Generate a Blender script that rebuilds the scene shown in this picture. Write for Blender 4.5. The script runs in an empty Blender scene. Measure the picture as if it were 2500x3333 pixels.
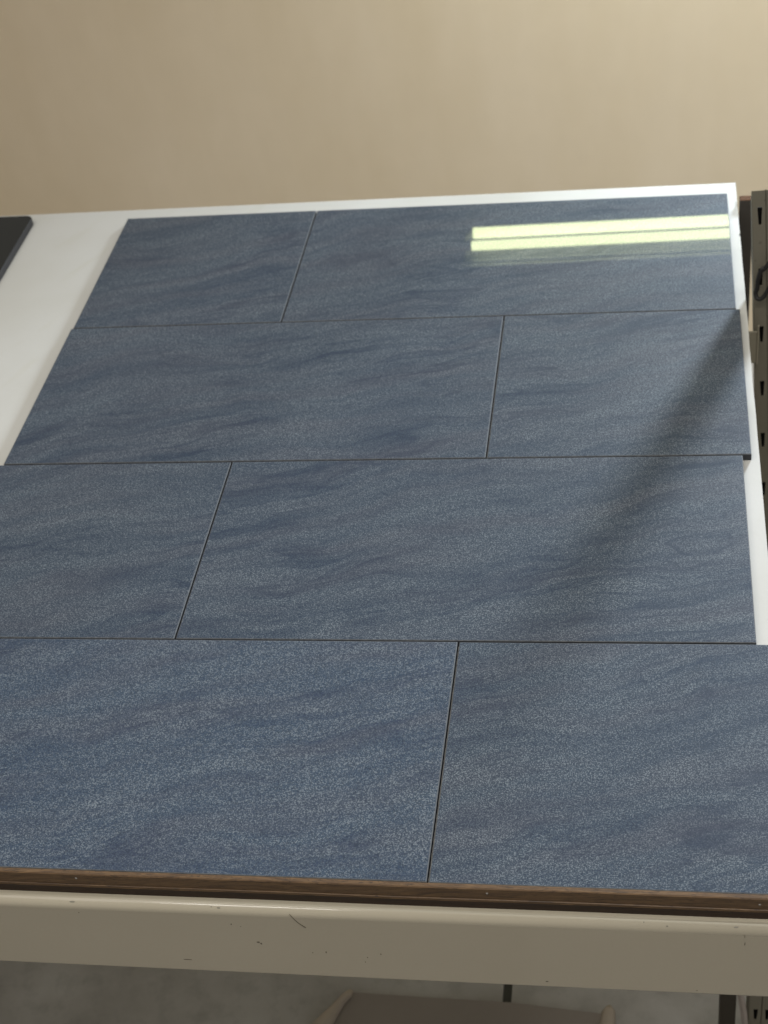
import bpy, bmesh, math, random
from mathutils import Vector, Matrix, noise

random.seed(7)
S = bpy.context.scene
COL = S.collection
T = 0.85                      # height of the tile tops above the floor

# ------------------------------------------------------------------ camera
cam_d = bpy.data.cameras.new('camera')
cam = bpy.data.objects.new('camera', cam_d)
COL.objects.link(cam)
Rm = Matrix(((0.9844704354, 0.0071384681, 0.1754052567),
             (0.1285375508, 0.6512181523, -0.7479258093),
             (-0.1195661317, 0.7588570092, 0.6401874567)))
M4 = Rm.to_4x4()
M4.translation = Vector((0.14037, -0.80011, 1.11657 + T))
cam.matrix_world = M4
cam_d.sensor_fit = 'HORIZONTAL'
cam_d.sensor_width = 36.0
cam_d.lens = 72.0
cam_d.clip_end = 60
cam_d.clip_start = 0.02
cam_d.dof.use_dof = True
cam_d.dof.focus_distance = 1.45
cam_d.dof.aperture_fstop = 12.5
S.camera = cam

# ------------------------------------------------------------------ light
S.view_settings.view_transform = 'Standard'
S.view_settings.look = 'None'
S.view_settings.gamma = 1
S.view_settings.exposure = 0.27
W = bpy.data.worlds.new('World')
S.world = W
W.use_nodes = True
bg = W.node_tree.nodes['Background']
bg.inputs[0].default_value = (1.0, 0.965, 0.90, 1)
bg.inputs[1].default_value = 0.20


def area(name, loc, target, sx, sy, power, color):
    d = bpy.data.lights.new(name, 'AREA')
    d.shape = 'RECTANGLE'
    d.size = sx
    d.size_y = sy
    d.energy = power
    d.color = color
    o = bpy.data.objects.new(name, d)
    COL.objects.link(o)
    o.location = Vector(loc) + Vector((0, 0, T))
    v = Vector(target) - Vector(loc)
    o.rotation_euler = v.to_track_quat('-Z', 'Y').to_euler()
    return o


# daylight from beyond the low partition at the far right: low, casts the streak
def spot(name, loc, target, power, color, size, radius):
    d = bpy.data.lights.new(name, 'SPOT')
    d.energy = power
    d.color = color
    d.spot_size = math.radians(size)
    d.spot_blend = 1.0
    d.shadow_soft_size = radius
    o = bpy.data.objects.new(name, d)
    COL.objects.link(o)
    o.location = Vector(loc) + Vector((0, 0, T))
    o.rotation_euler = (Vector(target) - Vector(loc)).to_track_quat('-Z', 'Y').to_euler()
    return o


spot('doorway_daylight', (1.52, 4.05, 0.80), (0.17, 0.50, 0.0), 1060, (0.78, 0.89, 1.0), 41, 0.25)
# rows of ceiling tubes over the table
for x, y, p in ((0.55, 0.25, 2.6), (0.45, -0.45, 13.0), (0.55, 0.85, 2.6)):
    area('ceiling_tube_light', (x, y, 1.9), (x, y, 0), 1.2, 0.05, p, (1.0, 0.98, 0.93))
area('ceiling_bounce_light', (-1.0, 0.1, 2.0), (-0.8, 0.6, 0), 1.8, 1.6, 14.5, (1.0, 0.97, 0.91))

spot('wall_fill_spot', (1.15, 1.15, 1.2), (0.10, 2.03, -0.30), 120, (0.80, 0.91, 1.0), 70, 0.15)  # added fill, no lamp of the place: brightens the wall towards the right


# ------------------------------------------------------------------ helpers
def new_mat(name):
    m = bpy.data.materials.new(name)
    m.use_nodes = True
    nt = m.node_tree
    p = nt.nodes['Principled BSDF']
    return m, nt, p


class NB:
    """tiny node builder"""
    def __init__(self, nt):
        self.nt = nt

    def n(self, t, **kw):
        x = self.nt.nodes.new(t)
        for k, v in kw.items():
            if k.startswith('i_'):
                x.inputs[k[2:].replace('_', ' ')].default_value = v
            else:
                setattr(x, k, v)
        return x

    def l(self, a, b):
        self.nt.links.new(a, b)

    def math(self, op, a, b=None, clamp=False):
        x = self.n('ShaderNodeMath', operation=op)
        x.use_clamp = clamp
        for i, v in enumerate((a, b)):
            if v is None:
                continue
            if isinstance(v, (int, float)):
                x.inputs[i].default_value = v
            else:
                self.l(v, x.inputs[i])
        return x.outputs[0]

    def vmath(self, op, a, b):
        x = self.n('ShaderNodeVectorMath', operation=op)
        for i, v in enumerate((a, b)):
            if isinstance(v, (tuple, list)):
                x.inputs[i].default_value = v
            elif isinstance(v, (int, float)):
                x.inputs['Scale'].default_value = v
            else:
                self.l(v, x.inputs[i] if not (op == 'SCALE' and i == 1) else x.inputs['Scale'])
        return x.outputs[0]

    def ramp(self, fac, stops):
        x = self.n('ShaderNodeValToRGB')
        e = x.color_ramp.elements
        while len(e) < len(stops):
            e.new(0.5)
        for i, (p, c) in enumerate(stops):
            e[i].position = p
            e[i].color = c if len(c) == 4 else (*c, 1)
        self.l(fac, x.inputs[0])
        return x.outputs[0]

    def noise(self, vec, scale, detail=2, rough=0.5, dist=0.0):
        x = self.n('ShaderNodeTexNoise')
        x.inputs['Scale'].default_value = scale
        x.inputs['Detail'].default_value = detail
        x.inputs['Roughness'].default_value = rough
        x.inputs['Distortion'].default_value = dist
        self.l(vec, x.inputs['Vector'])
        return x.outputs[0]

    def mix(self, fac, a, b, blend='MIX'):
        x = self.n('ShaderNodeMix', data_type='RGBA', blend_type=blend)
        if isinstance(fac, (int, float)):
            x.inputs[0].default_value = fac
        else:
            self.l(fac, x.inputs[0])
        for i, v in ((6, a), (7, b)):
            if isinstance(v, (tuple, list)):
                x.inputs[i].default_value = v if len(v) == 4 else (*v, 1)
            else:
                self.l(v, x.inputs[i])
        return x.outputs[2]

    def mapping(self, vec, rot=(0, 0, 0), scale=(1, 1, 1), loc=(0, 0, 0)):
        if any(rot):
            y = self.n('ShaderNodeMapping')
            y.inputs['Rotation'].default_value = rot
            self.l(vec, y.inputs['Vector'])
            return self.mapping(y.outputs[0], (0, 0, 0), scale, loc)
        x = self.n('ShaderNodeMapping')
        x.inputs['Rotation'].default_value = rot
        x.inputs['Scale'].default_value = scale
        x.inputs['Location'].default_value = loc
        self.l(vec, x.inputs['Vector'])
        return x.outputs[0]

    def bump(self, h, strength, dist, p):
        x = self.n('ShaderNodeBump')
        x.inputs['Strength'].default_value = strength
        x.inputs['Distance'].default_value = dist
        self.l(h, x.inputs['Height'])
        self.l(x.outputs[0], p.inputs['Normal'])
        return x.outputs[0]


def obj(name, bm, mat, parent=None, smooth=False):
    me = bpy.data.meshes.new(name)
    bm.normal_update()
    bm.to_mesh(me)
    bm.free()
    if mat:
        for mm in (mat if isinstance(mat, (list, tuple)) else [mat]):
            me.materials.append(mm)
    if smooth:
        for p in me.polygons:
            p.use_smooth = True
    o = bpy.data.objects.new(name, me)
    COL.objects.link(o)
    if parent:
        o.parent = parent
    return o


def tag(o, label=None, cat=None, group=None, kind=None):
    if label: o['label'] = label
    if cat: o['category'] = cat
    if group: o['group'] = group
    if kind: o['kind'] = kind
    return o


def thing(name, loc, label, cat, group=None, rot=(0, 0, 0)):
    o = bpy.data.objects.new(name, None)
    COL.objects.link(o)
    o.location = loc
    o.rotation_euler = rot
    o.empty_display_size = 0.05
    return tag(o, label, cat, group)


def box(bm, x0, x1, y0, y1, z0, z1, bev=0.0, seg=2):
    r = bmesh.ops.create_cube(bm, size=1.0)
    vs = r['verts']
    for v in vs:
        v.co = Vector((x0 if v.co.x < 0 else x1, y0 if v.co.y < 0 else y1, z0 if v.co.z < 0 else z1))
    if bev:
        es = list({e for v in vs for e in v.link_edges})
        bmesh.ops.bevel(bm, geom=es, offset=bev, segments=seg, affect='EDGES', profile=0.5)
    return bm


def prism(bm, prof, x0, x1):
    """closed profile of (y,z) swept along x"""
    a = [bm.verts.new((x0, y, z)) for y, z in prof]
    b = [bm.verts.new((x1, y, z)) for y, z in prof]
    n = len(prof)
    for i in range(n):
        bm.faces.new((a[i], a[(i + 1) % n], b[(i + 1) % n], b[i]))
    bm.faces.new(a[::-1])
    bm.faces.new(b)
    bmesh.ops.recalc_face_normals(bm, faces=bm.faces[:])
    return bm


def tube(bm, pts, r, n=10):
    rings = []
    for i, p in enumerate(pts):
        p = Vector(p)
        d = (Vector(pts[min(i + 1, len(pts) - 1)]) - Vector(pts[max(i - 1, 0)])).normalized()
        q = d.to_track_quat('Z', 'Y')
        rr = r[i] if isinstance(r, (list, tuple)) else r
        rings.append([bm.verts.new(p + q @ Vector((rr * math.cos(2 * math.pi * k / n), rr * math.sin(2 * math.pi * k / n), 0))) for k in range(n)])
    for a, b in zip(rings, rings[1:]):
        for k in range(n):
            bm.faces.new((a[k], a[(k + 1) % n], b[(k + 1) % n], b[k]))
    bm.faces.new(rings[0][::-1])
    bm.faces.new(rings[-1])
    return bm


# ------------------------------------------------------------------ materials
def m_tile():
    m, nt, p = new_mat('slate_look_tile')
    b = NB(nt)
    tc = b.n('ShaderNodeTexCoord')
    oi = b.n('ShaderNodeObjectInfo')
    off = b.vmath('SCALE', oi.outputs['Location'], 3.7)
    vec = b.vmath('ADD', tc.outputs['Object'], off)
    rn = b.n('ShaderNodeTexNoise')
    rn.inputs['Scale'].default_value = 4.0
    rn.inputs['Detail'].default_value = 2.0
    b.l(vec, rn.inputs['Vector'])
    w = b.vmath('SUBTRACT', rn.outputs['Color'], (0.5, 0.5, 0.5))
    w = b.vmath('SCALE', w, 0.11)
    rn2 = b.n('ShaderNodeTexNoise')
    rn2.inputs['Scale'].default_value = 17.0
    rn2.inputs['Detail'].default_value = 2.0
    b.l(vec, rn2.inputs['Vector'])
    w2 = b.vmath('SCALE', b.vmath('SUBTRACT', rn2.outputs['Color'], (0.5, 0.5, 0.5)), 0.015)
    vw = b.vmath('ADD', b.vmath('ADD', vec, w), w2)
    # broad soft bands, finer wisps, and hair-thin dark veins, all drifting the same way
    vm = b.mapping(vw, rot=(0, 0, math.radians(-16)), scale=(5.0, 24.0, 1.0))
    broad = b.noise(vm, 1.0, 3, 0.6, 0.3)
    vm3 = b.mapping(vw, rot=(0, 0, math.radians(-13)), scale=(11.0, 62.0, 1.0), loc=(1, 4, 9))
    wisp = b.noise(vm3, 1.0, 3, 0.6, 0.4)
    vm2 = b.mapping(vw, rot=(0, 0, math.radians(-14)), scale=(4.6, 33.0, 1.0), loc=(3, 7, 2))
    thin = b.noise(vm2, 1.0, 2, 0.55, 0.5)
    up = b.math('SUBTRACT', thin, 0.52)
    # one sharp side, one side fading out, like a sediment line
    soft = b.ramp(up, [(0.0, (0, 0, 0)), (0.022, (1, 1, 1)), (0.06, (0.5,) * 3), (0.14, (0, 0, 0))])
    up2 = b.math('SUBTRACT', b.noise(b.mapping(vw, rot=(0, 0, math.radians(-17)), scale=(8.0, 62.0, 1.0), loc=(5, 2, 4)), 1.0, 2, 0.55, 0.5), 0.54)
    soft2 = b.ramp(up2, [(0.0, (0, 0, 0)), (0.02, (0.75,) * 3), (0.10, (0, 0, 0))])
    soft = b.math('MAXIMUM', soft, soft2)
    lm = b.ramp(b.noise(b.mapping(vw, rot=(0, 0, math.radians(-14)), scale=(6, 8, 1)), 1.0, 1, 0.5), [(0.38, (0, 0, 0)), (0.60, (1, 1, 1))])
    line = b.math('MULTIPLY', soft, lm)
    dens = b.ramp(broad, [(0.22, (0.22,) * 3), (0.46, (0.60,) * 3), (0.74, (1, 1, 1))])
    dens = b.math('ADD', dens, b.math('MULTIPLY', b.math('SUBTRACT', wisp, 0.5), 0.9))
    dens = b.math('SUBTRACT', dens, b.math('MULTIPLY', line, 0.56), clamp=True)
    base = b.mix(dens, (0.0185, 0.0345, 0.064), (0.040, 0.059, 0.084))
    cast = b.noise(vm2, 0.8, 2, 0.5)
    at = b.n('ShaderNodeAttribute', attribute_type='OBJECT', attribute_name='tone')
    base = b.mix(1.0, base, b.mix(at.outputs['Fac'], (1, 1, 1), (1.55, 1.72, 1.92)), 'MULTIPLY')
    base = b.mix(b.ramp(cast, [(0.42, (0, 0, 0)), (0.66, (0.6,) * 3)]), base, b.mix(0.5, base, (0.074, 0.066, 0.082)))
    # fine worm-like grain
    g = b.noise(vec, 840, 1.5, 0.6, 0.6)
    gr = b.ramp(g, [(0.485, (0, 0, 0)), (0.60, (1, 1, 1))])
    amt = b.math('MULTIPLY', gr, b.math('ADD', b.math('MULTIPLY', dens, 0.66), 0.16))
    colr = b.mix(amt, base, (0.232, 0.262, 0.288))
    gd = b.ramp(b.noise(vec, 560, 1, 0.5), [(0.38, (1, 1, 1)), (0.49, (0, 0, 0))])
    colr = b.mix(b.math('MULTIPLY', gd, 0.60), colr, (0.019, 0.031, 0.052))
    b.l(colr, p.inputs['Base Color'])
    p.inputs['Roughness'].default_value = 0.55
    p.inputs['Specular IOR Level'].default_value = 0.20
    p.inputs['Coat Weight'].default_value = 0.85
    p.inputs['Coat Roughness'].default_value = 0.02
    p.inputs['Coat IOR'].default_value = 1.5
    return m


def m_tile_side():
    m, nt, p = new_mat('tile_body_edge')
    b = NB(nt)
    tc = b.n('ShaderNodeTexCoord')
    c = b.ramp(b.noise(tc.outputs['Object'], 300, 2), [(0.3, (0.075, 0.080, 0.090)), (0.7, (0.13, 0.135, 0.14))])
    b.l(c, p.inputs['Base Color'])
    p.inputs['Roughness'].default_value = 0.8
    return m


def m_white():
    m, nt, p = new_mat('white_board')
    b = NB(nt)
    tc = b.n('ShaderNodeTexCoord')
    v = tc.outputs['Object']
    n1 = b.noise(v, 2.2, 4, 0.6)
    c = b.ramp(n1, [(0.35, (0.57, 0.557, 0.512)), (0.6, (0.625, 0.617, 0.590))])
    # dirty yellowish smears along the length
    st = b.noise(b.mapping(v, rot=(0, 0, math.radians(25)), scale=(22, 5, 1)), 1.0, 3, 0.6)
    c = b.mix(b.ramp(st, [(0.60, (0, 0, 0)), (0.76, (0.28,) * 3)]), c, (0.52, 0.50, 0.39))
    fine = b.noise(v, 420, 2)
    c = b.mix(b.math('MULTIPLY', fine, 0.06), c, (0.4, 0.4, 0.38))
    b.l(c, p.inputs['Base Color'])
    p.inputs['Roughness'].default_value = 0.7
    p.inputs['Specular IOR Level'].default_value = 0.2
    b.bump(b.noise(v, 160, 3), 0.15, 0.0008, p)
    return m


def m_wood(name, dark, light, rough=0.5):
    m, nt, p = new_mat(name)
    b = NB(nt)
    tc = b.n('ShaderNodeTexCoord')
    v = tc.outputs['Object']
    wn = b.n('ShaderNodeTexNoise')
    wn.inputs['Scale'].default_value = 9
    b.l(v, wn.inputs['Vector'])
    w = b.vmath('SCALE', b.vmath('SUBTRACT', wn.outputs['Color'], (0.5, 0.5, 0.5)), 0.02)
    vv = b.vmath('ADD', v, w)
    g = b.noise(b.mapping(vv, rot=(0, math.radians(4), 0), scale=(26, 260, 420)), 1.0, 4, 0.65, 0.8)
    c = b.ramp(g, [(0.28, dark), (0.52, tuple((x + y) / 2 for x, y in zip(dark, light))), (0.74, light)])
    s = b.noise(b.mapping(vv, scale=(60, 500, 900)), 1.0, 2, 0.6, 1.5)
    c = b.mix(b.ramp(s, [(0.55, (0, 0, 0)), (0.66, (0.75,) * 3)]), c, tuple(x * 0.35 for x in dark))
    lo = b.noise(b.mapping(v, scale=(5, 30, 30)), 1.0, 2)
    c = b.mix(b.math('MULTIPLY', lo, 0.35), c, dark)
    b.l(c, p.inputs['Base Color'])
    p.inputs['Roughness'].default_value = rough
    b.bump(g, 0.25, 0.0006, p)
    return m


def m_paint(name, col, rough=0.35, var=0.12, spots=True):
    m, nt, p = new_mat(name)
    b = NB(nt)
    tc = b.n('ShaderNodeTexCoord')
    v = tc.outputs['Object']
    n1 = b.noise(b.mapping(v, scale=(3, 6, 9)), 1.0, 4, 0.6)
    c = b.mix(b.math('MULTIPLY', n1, var), col, tuple(x * 0.5 for x in col))
    c2 = b.noise(v, 380, 2)
    c = b.mix(b.math('MULTIPLY', c2, 0.12), c, tuple(x * 0.6 for x in col))
    if spots:
        sp = b.noise(v, 150, 0)
        c = b.mix(b.ramp(sp, [(0.80, (0, 0, 0)), (0.83, (0.4,) * 3)]), c, tuple(x * 0.3 for x in col))
        sm = b.noise(b.mapping(v, scale=(9, 20, 40)), 1.0, 3, 0.6)
        c = b.mix(b.ramp(sm, [(0.60, (0, 0, 0)), (0.75, (0.22,) * 3)]), c, tuple(x * 0.55 for x in col))
    b.l(c, p.inputs['Base Color'])
    rr = b.math('ADD', b.math('MULTIPLY', n1, 0.12), rough - 0.06)
    b.l(rr, p.inputs['Roughness'])
    b.bump(b.noise(v, 700, 2), 0.12, 0.0004, p)
    return m


def m_flat(name, col, rough=0.6, spec=0.5, scale=40, var=0.3):
    m, nt, p = new_mat(name)
    b = NB(nt)
    tc = b.n('ShaderNodeTexCoord')
    n1 = b.noise(tc.outputs['Object'], scale, 3)
    c = b.mix(b.math('MULTIPLY', n1, var), col, tuple(x * 0.55 for x in col))
    b.l(c, p.inputs['Base Color'])
    p.inputs['Roughness'].default_value = rough
    p.inputs['Specular IOR Level'].default_value = spec
    return m


def m_wall():
    m, nt, p = new_mat('beige_wall_paint')
    b = NB(nt)
    tc = b.n('ShaderNodeTexCoord')
    v = tc.outputs['Object']
    n1 = b.noise(b.mapping(v, scale=(4.5, 1, 1.4)), 1.0, 4, 0.6)
    c = b.ramp(n1, [(0.3, (0.665, 0.535, 0.365)), (0.7, (0.725, 0.595, 0.430))])
    n2 = b.noise(v, 22, 3)
    c = b.mix(b.math('MULTIPLY', n2, 0.10), c, (0.40, 0.33, 0.24))
    b.l(c, p.inputs['Base Color'])
    p.inputs['Roughness'].default_value = 0.75
    p.inputs['Specular IOR Level'].default_value = 0.2
    b.bump(b.noise(v, 45, 4), 0.06, 0.003, p)
    return m


def m_floor():
    m, nt, p = new_mat('concrete_floor')
    b = NB(nt)
    tc = b.n('ShaderNodeTexCoord')
    v = tc.outputs['Object']
    n1 = b.noise(v, 5.5, 5, 0.62)
    c = b.ramp(n1, [(0.32, (0.35, 0.33, 0.305)), (0.5, (0.44, 0.42, 0.395)), (0.7, (0.53, 0.515, 0.49))])
    n2 = b.noise(v, 28, 4, 0.6)
    c = b.mix(b.ramp(n2, [(0.5, (0, 0, 0)), (0.72, (0.45,) * 3)]), c, (0.26, 0.245, 0.23))
    b.l(c, p.inputs['Base Color'])
    p.inputs['Roughness'].default_value = 0.6
    b.bump(n2, 0.2, 0.003, p)
    return m


def m_emit(name, col, s):
    m, nt, p = new_mat(name)
    p.inputs['Base Color'].default_value = (0.8, 0.8, 0.8, 1)
    p.inputs['Emission Color'].default_value = (*col, 1)
    p.inputs['Emission Strength'].default_value = s
    return m


MT, MTS = m_tile(), m_tile_side()
MTD = m_flat('tile_body_side', (0.055, 0.058, 0.066), 0.8, 0.2, 200)
MW = m_white()
MWOOD = m_wood('brown_wood_trim', (0.066, 0.034, 0.014), (0.225, 0.130, 0.056))
MWOODSHADE = m_wood('shade_toned_wood', (0.022, 0.009, 0.004), (0.060, 0.026, 0.010), 0.6)  # lower trim strip: shade under the lip darkened into the wood colour
MPLANK = m_wood('brown_plank', (0.07, 0.028, 0.008), (0.135, 0.056, 0.016), 0.75)
MPLANK.node_tree.nodes['Principled BSDF'].inputs['Specular IOR Level'].default_value = 0.1
MPLANKF = m_flat('plank_grey_face', (0.05, 0.042, 0.034), 0.7)
MBEAM = m_paint('beige_enamel', (0.56, 0.50, 0.385), 0.17, spots=False)
MPOST = m_paint('olive_beige_enamel', (0.215, 0.195, 0.145), 0.55, 0.35)
MDARK = m_flat('dark_brown_steel', (0.045, 0.035, 0.022), 0.6)
MVOID = m_flat('slot_shade_black', (0.008, 0.007, 0.006), 0.8, 0.2)  # near-black colour standing in for the shade inside the posts
MBLACK = m_flat('black_polished', (0.012, 0.012, 0.009), 0.10, 0.5)
MBLACKS = m_flat('black_tile_edge', (0.035, 0.035, 0.042), 0.5)
MCABLE = m_flat('black_rubber', (0.015, 0.014, 0.012), 0.6)
MNAIL = m_flat('nail_steel', (0.36, 0.34, 0.31), 0.35)
MCARD = m_flat('brown_cardboard', (0.33, 0.29, 0.258), 0.85, 0.2, 9, 0.45)
MPALE = m_flat('pale_torn_paper', (0.50, 0.43, 0.36), 0.85, 0.2, 60, 0.35)
MPLASTIC = m_flat('pale_plastic_tape', (0.42, 0.36, 0.32), 0.3)
MCHIP = m_flat('bare_dark_metal', (0.12, 0.10, 0.07), 0.6)
MHOUS = m_flat('lamp_housing_grey', (0.20, 0.20, 0.19), 0.5)
MTUBE = m_emit('fluorescent_tube_glow', (0.92, 1.0, 0.54), 10.0)
MCAP = m_flat('tube_cap_white', (0.7, 0.7, 0.7), 0.4)

# ------------------------------------------------------------------ setting
bm = bmesh.new()
box(bm, -6, -0.0845, -4, 6, -0.10, 0.0)
tag(obj('floor', bm, m_floor()), kind='structure')
MF = bpy.data.materials['concrete_floor']
bm = bmesh.new()
box(bm, -0.0715, 6, -4, 6, -0.10, 0.0)
tag(obj('floor', bm, MF), kind='structure')
bm = bmesh.new()
box(bm, -0.0845, -0.0715, -4, 6, -0.10, -0.012)
tag(obj('floor_joint', bm, m_flat('joint_sealant', (0.13, 0.125, 0.115), 0.8)), kind='structure')
bm = bmesh.new()
box(bm, -4, 1.6, 2.03, 2.13, 0.0, T + 0.20)
tag(obj('wall', bm, m_wall()), kind='structure')

# ------------------------------------------------------------------ white display board with its wooden front trim
board = thing('display_board', (0, 0, T), 'white display board with brown wooden front trim carrying the blue grey tiles', 'display board')
bm = bmesh.new()
# top outline with a slightly chipped right edge
zt, zb = -0.0092, -0.0215
out = [(-1.25, 0.0035), (0.2545, 0.0035)]
y = 0.0035
while y < 1.225:
    y += random.uniform(0.010, 0.030)
    dx = noise.noise(Vector((y * 14, 3.1, 0))) * 0.0008
    if random.random() < 0.10:
        out.append((0.2551 + dx, y)); out.append((0.2551 + dx - random.uniform(0.0008, 0.0022), y + 0.003)); out.append((0.2551 + dx, y + 0.008)); y += 0.008
    else:
        out.append((0.2551 + dx, y))
out.append((0.2549, 1.2445))
out.append((-1.25, 1.2385))
top = [bm.verts.new((x, yy, zt)) for x, yy in out]
bot = [bm.verts.new((x - 0.0006 * (x > 0), yy, zb)) for x, yy in out]
bm.faces.new(top)
bm.faces.new(bot[::-1])
for i in range(len(out)):
    j = (i + 1) % len(out)
    bm.faces.new((top[i], bot[i], bot[j], top[j]))
bmesh.ops.recalc_face_normals(bm, faces=bm.faces[:])
obj('board_panel', bm, MW, board)

trim_prof = [(0.0024, 0.0006), (-0.0012, 0.0004), (-0.0022, -0.0004), (-0.0024, -0.0140), (-0.0032, -0.0143), (-0.0034, -0.0168),
             (-0.0016, -0.0178), (-0.0010, -0.0192), (-0.0008, -0.0298), (0.0024, -0.0298)]
bm = bmesh.new()
xs = [-1.25 + i * 0.05 for i in range(30)] + [0.2465]
rings = []
for x in xs:
    wob = noise.noise(Vector((x * 7, 0, 0))) * 0.0004
    rings.append([bm.verts.new((x, yy + wob * 0.3, zz + wob)) for yy, zz in trim_prof])
for a, c in zip(rings, rings[1:]):
    for k in range(len(trim_prof)):
        k2 = (k + 1) % len(trim_prof)
        bm.faces.new((a[k], a[k2], c[k2], c[k]))
bm.faces.new(rings[0][::-1]); bm.faces.new(rings[-1])
bmesh.ops.recalc_face_normals(bm, faces=bm.faces[:])
trim = obj('edge_trim', bm, [MWOOD, MWOODSHADE], board)
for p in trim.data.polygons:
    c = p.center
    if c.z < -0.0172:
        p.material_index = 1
nail_me = None
for x, z in ((-0.3866, -0.0052), (-0.0087, -0.0055), (0.2232, -0.0072)):
    if nail_me is None:
        bm = bmesh.new()
        bmesh.ops.create_uvsphere(bm, u_segments=10, v_segments=6, radius=0.0011)
        for v in bm.verts:
            v.co.y *= 0.5
        o = obj('nail', bm, MNAIL, trim, True)
        nail_me = o.data
    else:
        o = bpy.data.objects.new('nail', nail_me)
        COL.objects.link(o)
        o.parent = trim
    o.location = (x, -0.0024, z)

# ------------------------------------------------------------------ tiles
G = 0.0009       # half joint
TH = 0.0088


def tile(x0, x1, y0, y1, label, rot=0.0, tone=0.0, dz=0.0, gl=G, gr=G, gb=G, gt=G):
    cx, cy = (x0 + x1) / 2, (y0 + y1) / 2
    hx0, hx1, hy0, hy1 = x0 + gl - cx, x1 - gr - cx, y0 + gb - cy, y1 - gt - cy
    bm = bmesh.new()
    bv = 0.0009
    def ring(ins, z):
        return [bm.verts.new(p) for p in ((hx0 + ins, hy0 + ins, z), (hx1 - ins, hy0 + ins, z), (hx1 - ins, hy1 - ins, z), (hx0 + ins, hy1 - ins, z))]
    r0, r1, r2, r3 = ring(0, -TH), ring(0, -bv), ring(bv * 0.3, -bv * 0.3), ring(bv, 0)
    fs = [bm.faces.new(r3)]
    for a, c, mi in ((r0, r1, 2), (r1, r2, 1), (r2, r3, 1)):
        for k in range(4):
            f = bm.faces.new((a[k], a[(k + 1) % 4], c[(k + 1) % 4], c[k]))
            f.material_index = mi
    f = bm.faces.new(r0[::-1]); f.material_index = 1
    o = obj('slate_tile', bm, [MT, MTS, MTD])
    o['tone'] = tone
    o.location = (cx, cy, T + dz)
    o.rotation_euler = (0, 0, rot)
    return tag(o, label, 'tile', 'blue grey slate look tiles laid on the white board')


U = 0.3
d1 = -0.2044 * U; c1 = -1.2138 * U; b1 = -0.1894 * U; a1 = -1.1957 * U
tile(a1 - 0.2965, a1, 0.9, 1.2, 'short blue grey cut tile in the far row, left of the lamp reflection')
tile(a1, 0.8043 * U + G, 0.9, 1.2, 'far blue grey tile reflecting the bright fluorescent tubes', dz=-0.0002)
tile(-2.1894 * U - G, b1, 0.6, 0.9, 'long blue grey tile between the two joints of the second row from the wall', dz=0.0001)
tile(b1, 0.8195 * U + G, 0.6, 0.9, 'short blue grey cut tile jutting right, where the dark shadow streak begins')
tile(c1 - 0.6, c1, 0.3, 0.6, 'blue grey tile cut off at left, in the second row from the wood trim', dz=-0.0002)
tile(c1, 0.7862 * U + G, 0.3, 0.6, 'long blue grey tile crossed by the widening shadow streak, second row from the wood trim')
tile(d1 - 0.6, d1, 0.0033, 0.3, 'nearest long blue grey tile along the wood trim, left of the joint', dz=0.0002, gb=0, tone=0.30)
tile(d1, 0.2522, 0.0033, 0.3, 'nearest blue grey tile along the wood trim at right, with darker shaded grain', gb=0, dz=-0.0003, tone=0.05)

# black polished sample at the far left of the board
bm = bmesh.new()
x0, x1, y0, y1, rad = -1.235, -0.8125, 0.92, 1.2185, 0.012
pts = []
for cx, cy, a0 in ((x1 - rad, y0 + rad, -90), (x1 - rad, y1 - rad, 0), (x0 + rad, y1 - rad, 90), (x0 + rad, y0 + rad, 180)):
    for k in range(7):
        a = math.radians(a0 + 15 * k)
        pts.append((cx + rad * math.cos(a) + 1.02, cy + rad * math.sin(a) - 1.07))
rr = [[bm.verts.new((x, yy, z)) for x, yy in pts] for z in (0, 0.0105)]
ins = [bm.verts.new((x * 0.996, yy * 0.994, 0.0112)) for x, yy in pts]
rr.append(ins)
for a, c in zip(rr, rr[1:]):
    for k in range(len(pts)):
        k2 = (k + 1) % len(pts)
        f = bm.faces.new((a[k], a[k2], c[k2], c[k])); f.material_index = 1
bm.faces.new(ins); f = bm.faces.new(rr[0][::-1]); f.material_index = 1
o = obj('black_slab', bm, [MBLACK, MBLACKS])
o.location = (-1.02, 1.07, T - 0.0092)
tag(o, 'black polished slab with rounded corners lying at the far left end of the white board', 'stone sample')

# ------------------------------------------------------------------ storage rack under the board
rack = thing('storage_rack', (0, 0, 0), 'beige metal storage rack with slotted uprights carrying the white board', 'rack')
bm = bmesh.new()
yf, zt, zb, r = -0.0128, T - 0.0300, T - 0.1325, 0.0085
prof = [(0.036, zt)]
for k in range(9):
    a = math.radians(90 + 90 * k / 8)
    prof.append((yf + r + r * math.cos(a), zt - r + r * math.sin(a)))
r2 = 0.004
for k in range(6):
    a = math.radians(180 + 90 * k / 5)
    prof.append((yf + r2 + r2 * math.cos(a), zb + r2 + r2 * math.sin(a)))
prof.append((0.036, zb))
prism(bm, prof, -1.25, 0.305)
beam = obj('front_beam', bm, MBEAM, rack)
for p in beam.data.polygons:
    p.use_smooth = len(p.vertices) == 4 and abs(p.normal.x) < 0.5 and p.area < 0.02


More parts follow.
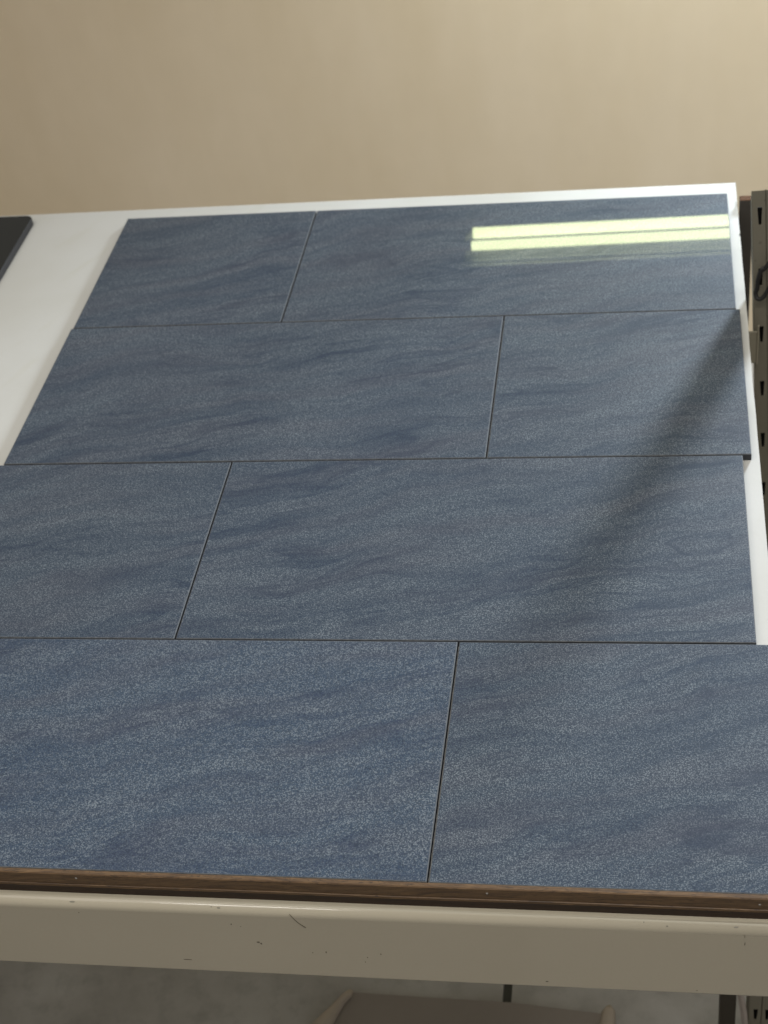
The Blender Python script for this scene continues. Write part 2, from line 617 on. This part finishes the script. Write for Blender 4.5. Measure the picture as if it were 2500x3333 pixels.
# paint chips and scratches on the beam front (thin, proud by a fraction of a millimetre)
bm = bmesh.new()
def chip(bm, x, z, w, h):
    n = 7
    ph = random.uniform(0, 6)
    vs = []
    for k in range(n):
        a = 2 * math.pi * k / n + ph
        q = random.uniform(0.6, 1.1)
        vs.append((x + w * q * math.cos(a), z + h * q * math.sin(a)))
    A = [bm.verts.new((a, yf - 0.00025, T + c)) for a, c in vs]
    B = [bm.verts.new((a, yf + 0.0005, T + c)) for a, c in vs]
    bm.faces.new(A[::-1])
    for k in range(n):
        bm.faces.new((A[k], A[(k + 1) % n], B[(k + 1) % n], B[k]))
DZ = -0.0275     # the marks were measured on a plane further out
for x, z, w, h in ((-0.3908, -0.0161, .0008, .0008), (-0.2464, -0.0246, .0008, .0014), (-0.2378, -0.0275, .0006, .0006), (-0.2254, -0.0513, .0022, .0012),
                   (-0.223, -0.0535, .0012, .0016), (-0.1632, -0.0633, .0007, .0016), (-0.125, -0.0684, .0006, .0012), (-0.1281, -0.076, .0006, .0010),
                   (-0.1119, -0.0624, .0008, .0009), (0.2113, -0.0115, .0003, .003), (0.2117, -0.0225, .0005, .0035), (0.038, -0.0942, .0017, .0009),
                   (-0.176, -0.0648, .0005, .0006), (0.172, -0.0975, .001, .0006), (-0.30, -0.0852, .006, .0004)):
    chip(bm, x, z + DZ, w * 0.8, h * 0.8)
bmesh.ops.recalc_face_normals(bm, faces=bm.faces[:])
tag(obj('paint_chip', bm, MCHIP, beam), kind='stuff')
bm = bmesh.new()
tube(bm, [(-0.1886, yf - 0.0001, T - 0.0051 + DZ), (-0.1856, yf - 0.0001, T - 0.0125 + DZ), (-0.182, yf - 0.0001, T - 0.0190 + DZ), (-0.1768, yf - 0.0001, T - 0.0251 + DZ)], [0.0002, 0.0003, 0.0003, 0.0005], 6)
obj('scratch', bm, MCHIP, beam)
# chips on the rounded top edge
bm = bmesh.new()
for x, w in ((0.2039, .0026), (0.126, .0006), (-0.255, .0022), (-0.262, .0006), (-0.395, .003), (0.146, .0012)):
    a = math.radians(random.uniform(112, 135))
    c = Vector((x, yf + r + (r + 0.00015) * math.cos(a), zt - r + (r + 0.00015) * math.sin(a)))
    t = Vector((0, -math.sin(a), math.cos(a)))
    nrm = Vector((0, math.cos(a), math.sin(a)))
    A, B = [], []
    for k in range(6):
        q = 2 * math.pi * k / 6
        pp = c + Vector((1, 0, 0)) * w * math.cos(q) * random.uniform(.7, 1.1) + t * 0.0008 * math.sin(q)
        A.append(bm.verts.new(pp)); B.append(bm.verts.new(pp - nrm * 0.0005))
    bm.faces.new(A)
    for k in range(6):
        bm.faces.new((A[k], A[(k + 1) % 6], B[(k + 1) % 6], B[k]))
bmesh.ops.recalc_face_normals(bm, faces=bm.faces[:])
tag(obj('edge_chip', bm, m_flat('grey_primer', (0.27, 0.25, 0.20), 0.6), beam), kind='stuff')


def slotted_post(z0, z1, slot_top, depth=0.038):
    """upright 34 mm wide: two slotted front flanges with a seam between, side returns; local x 0..0.034, front at y=0"""
    bm = bmesh.new()
    pitch, sl, wt, wb = 0.088, 0.0255, 0.0030, 0.0016
    def flange(xa, xb, xc):
        s = slot_top
        while s < z1:
            s += pitch
        zs = []
        while s > z0:
            zs.append(s); s -= pitch
        cur = z1
        def quad(*p):
            bm.faces.new([bm.verts.new((q[0], q[2] if len(q) > 2 else 0, q[1])) for q in p])
        for s in zs:
            if s > z1 - 0.004 or s - sl < z0 + 0.004:
                continue
            a, c = s + 0.004, s - sl - 0.004
            if cur > a:
                quad((xa, cur), (xa, a), (xb, a), (xb, cur))
            O = [(xa, a), (xb, a), (xb, c), (xa, c)]
            I = [(xc - wt, s), (xc + wt, s), (xc + wb, s - sl), (xc - wb, s - sl)]
            for k in range(4):
                k2 = (k + 1) % 4
                quad(O[k], I[k], I[k2], O[k2])
                quad(I[k] + (0.0,), I[k] + (0.0018,), I[k2] + (0.0018,), I[k2] + (0.0,))
            cur = c
        quad((xa, cur), (xa, z0), (xb, z0), (xb, cur))
    flange(0.0012, 0.0162, 0.0095)
    flange(0.0178, 0.0328, 0.0245)
    # seam groove, side walls, back, corners
    P = [(0.0162, 0), (0.0166, 0.002), (0.0174, 0.002), (0.0178, 0)]
    Q = [(0.0012, 0), (0.0003, 0.0004), (0, 0.0012), (0, depth), (0.038, depth), (0.038, 0.0012), (0.0377, 0.0004), (0.0368, 0), (0.0328, 0)]
    for L in (P, Q):
        top = lambda q: z1 - (0.036 if q[1] > 0.01 else 0.0)
        for u, v in zip(L, L[1:]):
            bm.faces.new([bm.verts.new((u[0], u[1], z0)), bm.verts.new((u[0], u[1], top(u))), bm.verts.new((v[0], v[1], top(v))), bm.verts.new((v[0], v[1], z0))])
    bmesh.ops.remove_doubles(bm, verts=bm.verts[:], dist=1e-5)
    bmesh.ops.recalc_face_normals(bm, faces=bm.faces[:])
    return bm


lean = -math.atan2(0.016, 0.32)
rear = obj('upright', slotted_post(-T + 0.0, 0.1570, 0.1340), MPOST, rack)
rear.location = (0.2638, 0.92, T)
rear.rotation_euler = (0, lean * 0.95, 0)
fr = obj('upright', slotted_post(-T, -0.024, -0.735 + 0.088 * 0), MPOST, rack)
fr.location = (0.2535, 0.35, T)
def inner(loc, rot, z0, z1):  # black filler added inside a post so its slots look dark
    bm = bmesh.new()
    box(bm, 0.002, 0.032, 0.006, 0.034, z0, z1)
    o = obj('slot_backing', bm, MVOID, rack)
    o.location = loc
    o.rotation_euler = rot
inner(rear.location, rear.rotation_euler, -T + 0.005, 0.130)
inner(fr.location, (0, 0, 0), -T + 0.005, -0.035)
for x, y in ((-1.20, 0.02), (-1.20, 1.15)):
    o = bpy.data.objects.new('upright', fr.data)
    COL.objects.link(o)
    o.parent = rack
    o.location = (x, y if y > 0.1 else 0.04, T)
# dark angle leg beside the front upright, and side rails below the board
bm = bmesh.new()
box(bm, 0.217, 0.2375, 0.352, 0.356, 0, T - 0.024)
box(bm, 0.217, 0.2205, 0.3562, 0.378, 0, T - 0.024)
obj('angle_leg', bm, MDARK, rack)
bm = bmesh.new()
box(bm, 0.222, 0.248, 0.0365, 1.16, T - 0.075, T - 0.0235, 0.002)
obj('side_rail', bm, MPOST, rack)
bm = bmesh.new()
box(bm, -1.19, -1.16, 0.0365, 1.16, T - 0.075, T - 0.0235, 0.002)
obj('side_rail', bm, MPOST, rack)
bm = bmesh.new()
box(bm, -1.20, 0.2545, 1.165, 1.20, T - 0.09, T - 0.0235, 0.002)
obj('rear_beam', bm, MPOST, rack)
# pale tape hanging on the front upright
bm = bmesh.new()
tp = [(0.2435, T - 0.60), (0.2415, T - 0.66), (0.2425, T - 0.70), (0.2475, T - 0.74), (0.2515, T - 0.79), (0.2525, T - 0.845)]
prev = None
for x, z in tp:
    cur = [bm.verts.new((x + s * 0.004, 0.346 + q, z)) for s, q in ((-1, 0.0015), (0, -0.0008), (1, 0.0005))]
    if prev:
        for k in range(2):
            bm.faces.new((prev[k], prev[k + 1], cur[k + 1], cur[k]))
    prev = cur
tape = obj('tape_strip', bm, MPLASTIC, rack)
sm = tape.modifiers.new('thick', 'SOLIDIFY'); sm.thickness = 0.0006

# bracket hook hanging in the rear upright
bm = bmesh.new()
box(bm, 0.2560, 0.2720, 0.9125, 0.9155, T - 0.095, T - 0.045, 0.0012)
box(bm, 0.2700, 0.2722, 0.9100, 0.9124, T - 0.095, T - 0.034, 0.0005)
obj('shelf_bracket', bm, m_paint('bracket_enamel', (0.30, 0.27, 0.20), 0.5), rack)

# ------------------------------------------------------------------ small things beside the board
bm = bmesh.new()
box(bm, 0.2578, 0.2765, 1.176, 1.190, -T, -0.0, 0.001)
for f in bm.faces:
    f.material_index = 0 if f.normal.z > 0.5 else 1
pl = obj('wooden_plank', bm, [MPLANK, MPLANKF])
pl.location = (0, 0, T)
tag(pl, 'brown wooden plank standing on end behind the slotted upright at the far right corner', 'plank')

ctrl = [(0.330, 0.930, 0.060), (0.305, 0.936, 0.062), (0.288, 0.938, 0.050), (0.278, 0.939, 0.036), (0.2715, 0.940, 0.024), (0.268, 0.941, 0.008), (0.2675, 0.942, -0.004),
        (0.2655, 0.942, -0.012), (0.268, 0.939, -0.018), (0.274, 0.937, -0.016), (0.280, 0.937, -0.006), (0.292, 0.935, 0.018), (0.312, 0.930, 0.030), (0.335, 0.925, 0.034)]
P = []
for i in range(len(ctrl) - 1):
    p0, p1, p2, p3 = (Vector(ctrl[max(0, min(len(ctrl) - 1, i + k))]) for k in (-1, 0, 1, 2))
    for s in range(4):
        t = s / 4
        P.append(0.5 * ((2 * p1) + (p2 - p0) * t + (2 * p0 - 5 * p1 + 4 * p2 - p3) * t * t + (3 * p1 - p0 - 3 * p2 + p3) * t ** 3))
P.append(Vector(ctrl[-1]))
P = [p + Vector((0, 0, 0.010 if p.z < 0.03 else 0.004)) for p in P]
bm = bmesh.new()
tube(bm, [p + Vector((0, -0.03, T + 0.0165)) for p in P], 0.0029, 8)
tag(obj('cable', bm, MCABLE, None, True), 'black cable looped round the slotted upright at the right edge', 'cable')

# cardboard sheet on the floor
card = thing('cardboard_sheet', (-0.13, 0.2, 0.004), 'brown cardboard sheet with pale torn corners on the floor below the beam', 'cardboard')
bm = bmesh.new()
o2 = [(-0.225, -0.30), (0.19, -0.30), (0.196, 0.196), (0.06, 0.207), (-0.06, 0.209), (-0.172, 0.211), (-0.196, 0.165)]
a = [bm.verts.new((x, y, -0.0035)) for x, y in o2]
c = [bm.verts.new((x, y, 0.006)) for x, y in o2]
bm.faces.new(a[::-1]); bm.faces.new(c)
for k in range(len(o2)):
    bm.faces.new((a[k], a[(k + 1) % len(o2)], c[(k + 1) % len(o2)], c[k]))
obj('sheet', bm, MCARD, card)
def flap(pts):
    bm = bmesh.new()
    rows = []
    for (x, y, w, z) in pts:
        rows.append([bm.verts.new((x - w, y, 0.003)), bm.verts.new((x - w * 0.3, y, 0.0075 + z)), bm.verts.new((x + w * 0.5, y, 0.010 + z * .6)), bm.verts.new((x + w, y, 0.007))])
    for u, v in zip(rows, rows[1:]):
        for k in range(3):
            bm.faces.new((u[k], u[k + 1], v[k + 1], v[k]))
    o = obj('torn_corner', bm, MPALE, card, True)
    m = o.modifiers.new('thick', 'SOLIDIFY'); m.thickness = 0.002
    return o
flap([(-0.176, 0.212, 0.003, 0), (-0.181, 0.203, 0.008, .004), (-0.190, 0.190, 0.008, .002), (-0.200, 0.172, 0.012, .006), (-0.212, 0.150, 0.017, .01), (-0.222, 0.10, 0.02, .006)])
flap([(0.197, 0.207, 0.003, 0), (0.197, 0.200, 0.008, .004), (0.196, 0.186, 0.010, .006), (0.193, 0.165, 0.013, .008), (0.19, 0.12, 0.014, .004)])

# ------------------------------------------------------------------ twin-tube wall lamp whose mirror image lies in the far tile
lamp = thing('fluorescent_lamp', (-0.242, 1.9470, T + 0.5), 'twin tube fluorescent lamp above the beige wall, mirrored in the far tile', 'lamp', rot=(0, 0, math.radians(1.35)))
for yy, rad in ((0.0250, 0.0116), (-0.0250, 0.0098)):
    bm = bmesh.new()
    tube(bm, [(0.012, yy, 0), (0.3, yy, 0), (0.588, yy, 0)], rad, 20)
    tb = obj('tube', bm, MTUBE, lamp, True)
    for xa, xb in ((0.0, 0.0118), (0.5882, 0.60)):
        bm = bmesh.new()
        tube(bm, [(xa, yy, 0), (xb, yy, 0)], rad * 1.05, 16)
        obj('end_cap', bm, MCAP, tb, True)
bm = bmesh.new()
prism(bm, [(-0.066, 0.026), (-0.066, 0.030), (-0.030, 0.060), (0.058, 0.060), (0.058, 0.026)], -0.01, 0.61)
obj('housing', bm, MHOUS, lamp)
for x in (-0.008, 0.600):
    bm = bmesh.new()
    box(bm, x, x + 0.008, -0.036, 0.036, -0.012, 0.0255)
    obj('lamp_holder', bm, MCAP, lamp)
for x in (0.552, 0.585):
    bm = bmesh.new()
    box(bm, x, x + 0.012, 0.0582, 0.0642, 0.030, 0.058)
    box(bm, x, x + 0.012, 0.0642, 0.0702, -0.299, 0.058)
    box(bm, x - 0.004, x + 0.016, 0.0702, 0.150, -0.2998, -0.294)
    obj('wall_bracket', bm, MHOUS, lamp)
bm = bmesh.new()
box(bm, -0.01, 0.61, -0.0655, -0.0585, 0.0235, 0.0257)
box(bm, -0.01, 0.61, -0.0465, -0.0430, 0.0235, 0.0257)
obj('reflector_lip', bm, MCAP, lamp)
